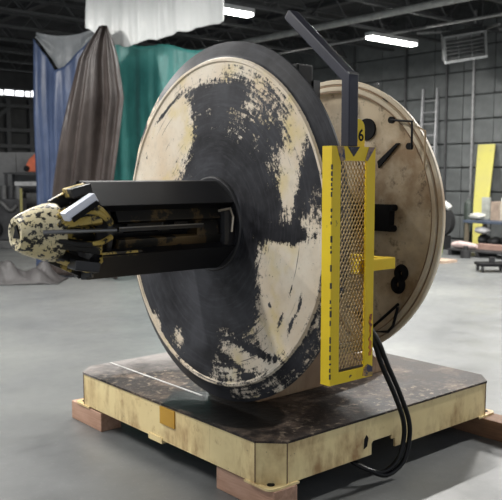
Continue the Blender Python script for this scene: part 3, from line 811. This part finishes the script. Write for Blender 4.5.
# crumpled tarp on the floor below the nose
def heap():
    bm = B(); nx, ny = 56, 30; G = []
    rnd = random.Random(4); bumps = [(rnd.uniform(-.6, .6), rnd.uniform(-.25, .25), rnd.uniform(.07, .17), rnd.uniform(.05, .20)) for _ in range(26)]
    for j in range(ny+1):
        row = []
        for i in range(nx+1):
            x = -.75+1.5*i/nx; y = -.38+.76*j/ny
            y += .10*math.sin(x*3.1); 
            edge = max(0, 1-(abs(x)/.75)**3)*max(0, 1-(abs(2*j/ny-1))**3)
            z = .012+edge*(.03+sum(h*math.exp(-((x-bx)**2+(y-by)**2)/(r*r)) for bx, by, r, h in bumps)*.75)
            z += edge*.09*abs(math.sin(x*7+y*5+1.5*math.sin(y*6)))
            row.append(bm.verts.new((x, y*(1+.15*math.sin(x*5)), z)))
        G.append(row)
    for j in range(ny):
        for i in range(nx): bm.faces.new((G[j][i], G[j][i+1], G[j+1][i+1], G[j+1][i]))
    rot = Matrix.Rotation(math.radians(-40), 4, 'Z'); bmesh.ops.transform(bm, matrix=rot, verts=bm.verts)
    bmesh.ops.translate(bm, verts=bm.verts, vec=(2.52, 8.80, 0))
    o = obj('crumpled_tarp', bm, cloth_mat('grey_brown_tarp', (.022, .020, .020), (.045, .042, .042), .6), smooth=True)
    md = o.modifiers.new('thickness', 'SOLIDIFY'); md.thickness = .006
    tag(o, 'crumpled grey brown tarp lying on the floor under the nose cone', 'tarp')
heap()

# ------------------------------------------------------------------ left background: scrap machines
JR = math.radians(-40.5); JO = Vector((5.18, 14.57, 0))
def jpos(x, y, z=0):
    m = Matrix.Rotation(JR, 3, 'Z'); return JO + m @ Vector((x, y, z))
M_iron = plain('dark_cast_iron', (.030, .030, .032), .55, .3, .4, 6)
M_iron2 = plain('greasy_grey_iron', (.075, .075, .075), .55, .2, .4, 6)
t = thing('scrap_engine', jpos(-.12, -.30), 'dark greasy engine block at the far left edge', 'engine', None, JR)
bm = B(); add_box(bm, (-.36, -.3, .18), (.30, .3, 1.12)); obj('block', bm, M_iron, t, local=True, bevel=.03)
bm = B(); add_box(bm, (-.34, -.36, 0), (.28, .36, .18)); obj('sump', bm, M_iron2, t, local=True, bevel=.02)
for k in range(4):
    bm = B(); add_cyl(bm, (-.26+.16*k, -.12, 1.12), .07, .30, 14); obj('cylinder_head', bm, M_iron2 if k % 2 else M_iron, t, local=True, smooth=True)
bm = B(); add_tube(bm, [(-.3, -.34, .98), (-.1, -.40, 1.05), (.1, -.36, .86), (.25, -.34, .98)], .045, 10, smooth=5); obj('manifold', bm, M_iron2, t, local=True, smooth=True)
bm = B(); add_cyl(bm, (-.28, -.42, .45), .20, .08, 24, 'Y'); obj('flywheel', bm, M_black, t, local=True, smooth=True)
t = thing('scrap_gearbox', jpos(.62, -.05), 'dark gearbox with a round flange beside the scrap engine', 'gearbox', None, JR)
bm = B(); add_box(bm, (-.28, -.25, 0), (.34, .25, .78)); obj('casing', bm, M_iron, t, local=True, bevel=.04)
bm = B(); add_cyl(bm, (.0, -.33, .50), .19, .09, 24, 'Y'); obj('flange', bm, M_iron2, t, local=True, smooth=True)
bm = B(); add_cyl(bm, (.0, -.48, .50), .06, .2, 16, 'Y'); obj('shaft', bm, M_steel_grey, t, local=True, smooth=True)
bm = B(); add_box(bm, (-.2, -.2, .78), (.25, .2, .86)); obj('cover', bm, M_iron2, t, local=True, bevel=.015)
p = jpos(.58, -.05); bm = B(); m = Matrix.Translation(p+Vector((0, 0, .955))) @ Matrix.Rotation(JR, 4, 'Z')
add_tube(bm, [m @ Vector((-.15, 0, 0)), m @ Vector((0, .02, .01)), m @ Vector((.16, 0, 0))], .09, 14); tag(obj('cloth_roll', bm, plain('reddish_rag', (.14, .065, .055), .8), smooth=True), 'reddish brown roll lying on the dark gearbox', 'roll')
t = thing('steel_rack', jpos(.12, .72), 'dark steel rack behind the scrap machines at left', 'rack', None, JR)
for xx in (-.55, .48):
    for yy in (-.3, .3):
        bm = B(); add_box(bm, (xx-.03, yy-.03, 0), (xx+.03, yy+.03, 1.71)); obj('upright', bm, M_iron, t, local=True)
for zz in (.5, .95, 1.36, 1.68):
    bm = B(); add_box(bm, (-.6, -.34, zz), (.54, .34, zz+.04)); obj('shelf', bm, M_iron, t, local=True)
for x0, x1, z0, h, lab in ((-.5, -.05, .99, .28, 'dark parts crate on the rack, left of the second crate'), (.02, .42, .99, .24, 'dark parts crate on the rack below the pale tray'), (-.45, .40, .54, .34, 'long dark parts crate on the lowest rack shelf')):
    bm = B(); M = Matrix.Translation(jpos(0, .72)) @ Matrix.Rotation(JR, 4, 'Z'); y0, y1, z0 = -.26, .26, z0+.002
    add_box(bm, (x0, y0, z0), (x1, y1, z0+.02), M)
    for lo, hi in (((x0, y0, z0), (x0+.02, y1, z0+h)), ((x1-.02, y0, z0), (x1, y1, z0+h)), ((x0, y0, z0), (x1, y0+.02, z0+h)), ((x0, y1-.02, z0), (x1, y1, z0+h))): add_box(bm, lo, hi, M)
    tag(obj('parts_crate', bm, M_iron2), lab, 'crate', 'crates on the rack')
# orange hood with a white side on the rack
t = thing('machine_hood', jpos(.27, .62, 1.735), 'orange machine hood with a white side panel on the rack', 'machine hood', None, JR)
bm = B(); add_prism(bm, [(-.25, -.18, 0), (.26, -.18, 0), (.26, -.18, .56), (.10, -.18, .52), (-.15, -.18, .30), (-.25, -.18, .10)], (0, .36, 0)); obj('shell', bm, plain('orange_paint', (.50, .10, .035), .45), t, local=True, bevel=.02)
bm = B(); add_prism(bm, [(.02, -.20, .04), (.25, -.20, .04), (.25, -.20, .34), (.10, -.20, .28), (.02, -.20, .16)], (0, .02, 0)); obj('side_panel', bm, plain('white_panel', (.62, .60, .56), .5), t, local=True)
bm = B(); add_cyl(bm, (-.20, -.215, .075), .07, .03, 14, 'Y'); obj('wheel', bm, M_black, t, local=True)
t = thing('steel_cabinet', jpos(-.32, 1.5), 'tall light grey steel cabinet behind the scrap at far left', 'cabinet', None, JR)
M_cab = plain('grey_cabinet', (.15, .15, .15), .55, 0, .15)
bm = B(); add_box(bm, (-.75, -.25, 0), (.55, .25, 2.22)); obj('body', bm, M_cab, t, local=True, bevel=.01)
for x0, x1 in ((-.72, -.11), (-.09, .52)):
    bm = B(); add_box(bm, (x0, -.27, .1), (x1, -.25, 2.18)); d = obj('door', bm, M_cab, t, local=True)
bm = B(); add_box(bm, (-.16, -.30, 1.0), (-.13, -.27, 1.15)); obj('handle', bm, M_iron, t, local=True)
bm = B(); m = Matrix.Translation(jpos(.10, .55, 1.402)) @ Matrix.Rotation(JR, 4, 'Z')
add_box(bm, (-.30, -.22, 0), (.28, .22, .012), m); add_box(bm, (-.30, -.22, .012), (-.29, .22, .10), m); add_box(bm, (.27, -.22, .012), (.28, .22, .10), m); add_box(bm, (-.29, -.22, .012), (.27, -.21, .10), m)
tag(obj('metal_tray', bm, plain('bright_sheet', (.34, .34, .34), .45, .3)), 'upturned pale sheet metal tray on the rack below the orange hood', 'tray')
bm = B(); add_box(bm, (-.025, -.025, 0), (.025, .025, 1.36)); bmesh.ops.transform(bm, matrix=Matrix.Translation(jpos(.26, -.72)) @ Matrix.Rotation(JR, 4, 'Z'), verts=bm.verts)
tag(obj('stake', bm, plain('faded_olive_yellow', (.20, .18, .06), .6), bevel=.006), 'thin faded yellow post in front of the gearbox', 'post')
for i, (x, y) in enumerate(((-1.25, -.55), (-1.3, .35))):
    t = thing('worn_tyre', jpos(x, y), 'black tyre lying by the scrap engine, %s' % ('nearer one' if i == 0 else 'farther one'), 'tyre', 'tyres by the scrap engine', JR)
    bm = B(); P = [(.26*math.cos(2*PI*k/28), .26*math.sin(2*PI*k/28), .11) for k in range(28)]; add_tube(bm, P, .11, 12, closed=True); obj('casing', bm, M_hose, t, local=True, smooth=True)

# ------------------------------------------------------------------ right background
# bench
t = thing('work_bench', (12.35, 5.9, 0), 'low bench with a blue grey top at the right edge', 'bench')
M_bluetop = plain('blue_grey_top', (.055, .07, .10), .45); M_leg = plain('brown_leg', (.12, .10, .07), .6)
bm = B(); add_box(bm, (11.95, 4.6, .63), (12.75, 7.10, .69)); obj('bench_top', bm, M_bluetop, t, bevel=.008)
for x, y in ((12.0, 7.03), (12.68, 7.03), (12.0, 4.7), (12.68, 4.7)):
    bm = B(); add_box(bm, (x-.035, y-.035, 0), (x+.035, y+.035, .63)); obj('leg', bm, M_leg, t)
bm = B(); add_box(bm, (12.0, 4.7, .10), (12.7, 7.0, .13)); obj('lower_shelf', bm, M_iron, t)
# under the bench
M_junk = plain('dark_scrap', (.02, .02, .021), .6)
rnd = random.Random(8)
for i, (y, w, h, lab) in enumerate(((6.82, .13, .27, 'dark lumpy scrap part under the bench, next to its left legs'), (6.55, .16, .22, 'dark scrap part under the bench, right of the first'), (6.25, .14, .30, 'dark scrap part under the bench near the right edge'))):
    bm = B(); bmesh.ops.create_icosphere(bm, subdivisions=2, radius=1)
    for v in bm.verts: v.co = Vector((v.co.x*.2, v.co.y*w, (v.co.z*.5+.5)*h))*rnd.uniform(.88, 1.0)
    mz = min(v.co.z for v in bm.verts)
    bmesh.ops.translate(bm, verts=bm.verts, vec=(12.35, y, .131-mz)); tag(obj('scrap_part', bm, M_junk, smooth=True), lab, 'scrap part', 'scrap under the bench')
bm = B(); bmesh.ops.create_icosphere(bm, subdivisions=3, radius=1)
for v in bm.verts: v.co = Vector((v.co.x*.14, v.co.y*.19, (v.co.z*.5+.5)*.17))*rnd.uniform(.9, 1.0)
bmesh.ops.translate(bm, verts=bm.verts, vec=(12.12, 6.72, .395-min(v.co.z for v in bm.verts))); tag(obj('white_bag', bm, plain('white_bag', (.50, .50, .50), .6), smooth=True), 'crumpled white bag on the scrap under the bench', 'bag')
# pallet with bundle and planks in front of the bench
t = thing('low_pallet', (11.45, 6.25, 0), 'low dark pallet on the floor in front of the bench', 'pallet')
for k in range(5):
    bm = B(); add_box(bm, (11.14+.14*k, 5.5, .10), (11.26+.14*k, 6.95, .125)); obj('slat', bm, M_iron, t)
for y in (5.6, 6.2, 6.85):
    bm = B(); add_box(bm, (11.14, y-.04, 0), (11.82, y+.04, .10)); obj('runner', bm, M_iron, t)
bm = B(); add_tube(bm, [(11.35, 6.93, .20), (11.33, 6.75, .215), (11.33, 6.5, .205), (11.34, 6.33, .20)], [.05, .078, .07, .04], 12); tag(obj('wrapped_bundle', bm, plain('pale_pink_wrap', (.48, .37, .35), .6), smooth=True), 'pale pinkish wrapped bundle on the low pallet', 'bundle')
for k in range(3):
    bm = B(); add_box(bm, (11.55+.003*k, 5.55, .127+.036*k), (11.73+.003*k, 6.50, .161+.036*k)); tag(obj('plank', bm, wood_mat('pinkish_plank_%d' % k, (.32, .21, .17), (.24, .15, .12))), ('lowest', 'middle', 'topmost')[k]+' of three stacked pinkish planks on the low pallet', 'plank', 'planks on the pallet')
# low dolly with casters
t = thing('caster_dolly', (9.35, 4.72, 0), 'low black dolly with casters on the floor at right', 'dolly', None, JR)
bm = B(); add_box(bm, (-.25, -.2, .105), (.25, .2, .155)); obj('platform', bm, M_black, t, local=True, bevel=.01)
for x in (-.2, .2):
    for y in (-.15, .15):
        bm = B(); add_cyl(bm, (x-.015, y, .05), .049, .03, 14, 'X'); w = obj('caster', bm, M_iron, t, local=True, smooth=True)
bm = B(); add_box(bm, (-.04, -.04, .155), (.04, .04, .25)); obj('post', bm, M_iron, t, local=True)
# cartons on the bench
M_card = plain('brown_carton', (.26, .20, .155), .7)
for y0, y1, x0, h, lab in ((6.10, 6.62, 12.25, .40, 'brown carton standing on the bench, right of the yellow sheet'),):
    bm = B(); add_box(bm, (x0, y0, .691), (x0+.35, y1, .691+h)); t = obj('carton', bm, M_card, bevel=.006); tag(t, lab, 'box')
    bm = B(); add_box(bm, (x0-.002, (y0+y1)/2-.03, .70), (x0, (y0+y1)/2+.03, .691+h-.004)); obj('tape', bm, plain('pale_tape', (.4, .36, .30), .4), t)
bm = B(); add_box(bm, (12.3, 6.15, 1.092), (12.5, 6.40, 1.17)); tag(obj('small_box', bm, plain('white_box', (.55, .55, .53), .6), bevel=.004), 'small white box on top of the brown carton', 'box')
bm = B(); bmesh.ops.create_icosphere(bm, subdivisions=3, radius=1)
for v in bm.verts: v.co = Vector((v.co.x*.16, v.co.y*.20, (v.co.z*.5+.5)*.17))*rnd.uniform(.9, 1)
bmesh.ops.translate(bm, verts=bm.verts, vec=(12.2, 6.90, .690-min(v.co.z for v in bm.verts))); tag(obj('rag_heap', bm, plain('pale_rag', (.42, .42, .38), .8), smooth=True), 'pale heap of rag on the left end of the bench', 'rag')
bm = B(); m = Matrix.Translation((12.62, 6.98, .690)) @ Matrix.Rotation(.0, 4, 'Z'); add_box(bm, (0, -.10, 0), (.05, .10, .48), m); tag(obj('panel_offcut', bm, plain('grey_offcut', (.32, .33, .30), .6)), 'upright pale grey offcut on the bench behind the yellow sheet', 'board')
# yellow sheet leaning on the wall
bm = B()
p = [Vector((13.6, 7.98, 0)), Vector((13.6, 7.62, 0)), Vector((14.47, 7.94, 2.40)), Vector((14.47, 8.42, 2.40))]
n = (p[1]-p[0]).cross(p[3]-p[0]).normalized(); add_prism(bm, p, n*.03)
tag(obj('yellow_board', bm, worn('faded_yellow_board', (.50, .46, .10), (.45, .41, .12), (.28, .26, .12), .62, 5, .55)), 'tall faded yellow board leaning against the block wall', 'board')
# ladder
t = thing('ladder', (14.2, 9.95, 0), 'grey ladder leaning on the block wall beside the drum', 'ladder')
M_alu = plain('dull_aluminium', (.36, .36, .37), .45, .5)
def lad(y, z): return Vector((13.75+.70*z/3.9, y+.05-.42*(1-z/3.9), z))
for y in (9.62, 10.07):
    bm = B(); add_bar(bm, lad(y, 0), lad(y, 3.9), .045, .075, (1, 0, 0)); obj('rail', bm, M_alu, t)
for k in range(12):
    z = .28+.30*k; bm = B(); add_tube(bm, [lad(9.62, z), lad(10.07, z)], .017, 8); obj('rung', bm, M_alu, t)
# drum / cylinder group by the ladder foot
t = thing('gas_cylinder', (12.6, 7.40, 0), 'dark green gas cylinder standing left of the bench', 'cylinder')
M_green = plain('dark_green_cylinder', (.028, .038, .031), .5)
bm = B(); add_tube(bm, [(12.6, 7.40, 0), (12.6, 7.40, 1.0), (12.6, 7.40, 1.08), (12.6, 7.40, 1.12)], [.10, .10, .075, .03], 18); obj('body', bm, M_green, t, smooth=True)
bm = B(); add_cyl(bm, (12.6, 7.40, 1.11), .03, .09, 10); obj('valve', bm, M_grey_rod, t)
t = thing('hose_reel', (12.2, 7.80, 0), 'dark upright hose reel with a white top beside the gas cylinder', 'reel')
bm = B(); add_cyl(bm, (12.05, 7.80, .62), .33, .16, 28, 'X'); obj('drum', bm, M_junk, t, smooth=True)
bm = B(); add_tube(bm, [(12.10, 7.80+.36*math.cos(a), .62+.42*math.sin(a)) for a in [math.radians(40+12*k) for k in range(9)]], .07, 10); obj('hood', bm, plain('white_hood', (.48, .48, .46), .5), t, smooth=True)
bm = B(); add_box(bm, (11.95, 7.64, 0), (12.3, 8.1, .30)); obj('stand', bm, M_junk, t)
bm = B(); add_cyl(bm, (11.5, 7.38, 0), .075, .19, 18, 'Z', .09); o = obj('lime_bucket', bm, plain('lime_plastic', (.28, .42, .03), .4), smooth=True); tag(o, 'small lime green bucket at the drum\'s right side', 'bucket')
for k, (x, y) in enumerate(((9.9, 6.12), (10.1, 6.2))):
    bm = B(); add_box(bm, (x-.22, y-.17, .0), (x+.22, y+.17, .05 + .06*(k == 1)), None); 
    bmesh.ops.rotate(bm, verts=bm.verts, cent=(x, y, 0), matrix=Matrix.Rotation(JR, 3, 'Z')) if False else None
    if k == 1: bm.free(); continue
    tag(obj('floor_board', bm, wood_mat('tan_board', (.40, .30, .23), (.32, .24, .18))), 'flat tan board lying on the floor right of the drum', 'board')
bm = B(); add_cyl(bm, (10.9, 6.3, .0), .10, .16, 14); add_cyl(bm, (10.9, 6.3, .16), .05, .08, 12); tag(obj('dark_pot', bm, M_junk, smooth=True), 'small dark pot on the floor left of the low pallet', 'pot')

# unit heater under the roof
HR = math.radians(-44)
t = thing('unit_heater', (13.1, 7.92, 4.30), 'grey louvred unit heater hung under the roof at right', 'heater', None, HR)
HM = Matrix.Rotation(math.radians(24), 4, 'X') @ Matrix.Rotation(math.radians(-9), 4, 'Y')
M_heat = plain('grey_heater', (.16, .165, .165), .5, .1); M_heatl = plain('light_heater_edge', (.40, .41, .41), .45, .1)
bm = B()
for lo, hi in (((-.48, -.05, 0), (-.43, .35, .62)), ((.43, -.05, 0), (.48, .35, .62)), ((-.43, -.05, .57), (.43, .35, .62)), ((-.43, .30, .05), (.43, .35, .57))): add_box(bm, lo, hi, HM)
obj('housing', bm, M_heat, t, local=True)
bm = B(); add_box(bm, (-.48, -.07, -.01), (.48, .35, .045), HM); obj('lip', bm, M_heatl, t, local=True)
for k in range(5):
    bm = B(); add_box(bm, (-.43, -.02, .09+.095*k), (.43, .10, .10+.095*k), HM @ Matrix.Rotation(math.radians(10), 4, 'X')); obj('louvre', bm, M_heat, t, local=True)
for xx in (-.15, .15):
    bm = B(); add_box(bm, (xx-.008, -.03, .05), (xx+.008, .1, .57), HM); obj('divider', bm, M_heat, t, local=True)
for xx in (-.35, .35):
    bm = B(); add_tube(bm, [(xx, .0, .5), (xx, .0, 1.58)], .012, 6); obj('hanger', bm, M_steel_dark, t, local=True)
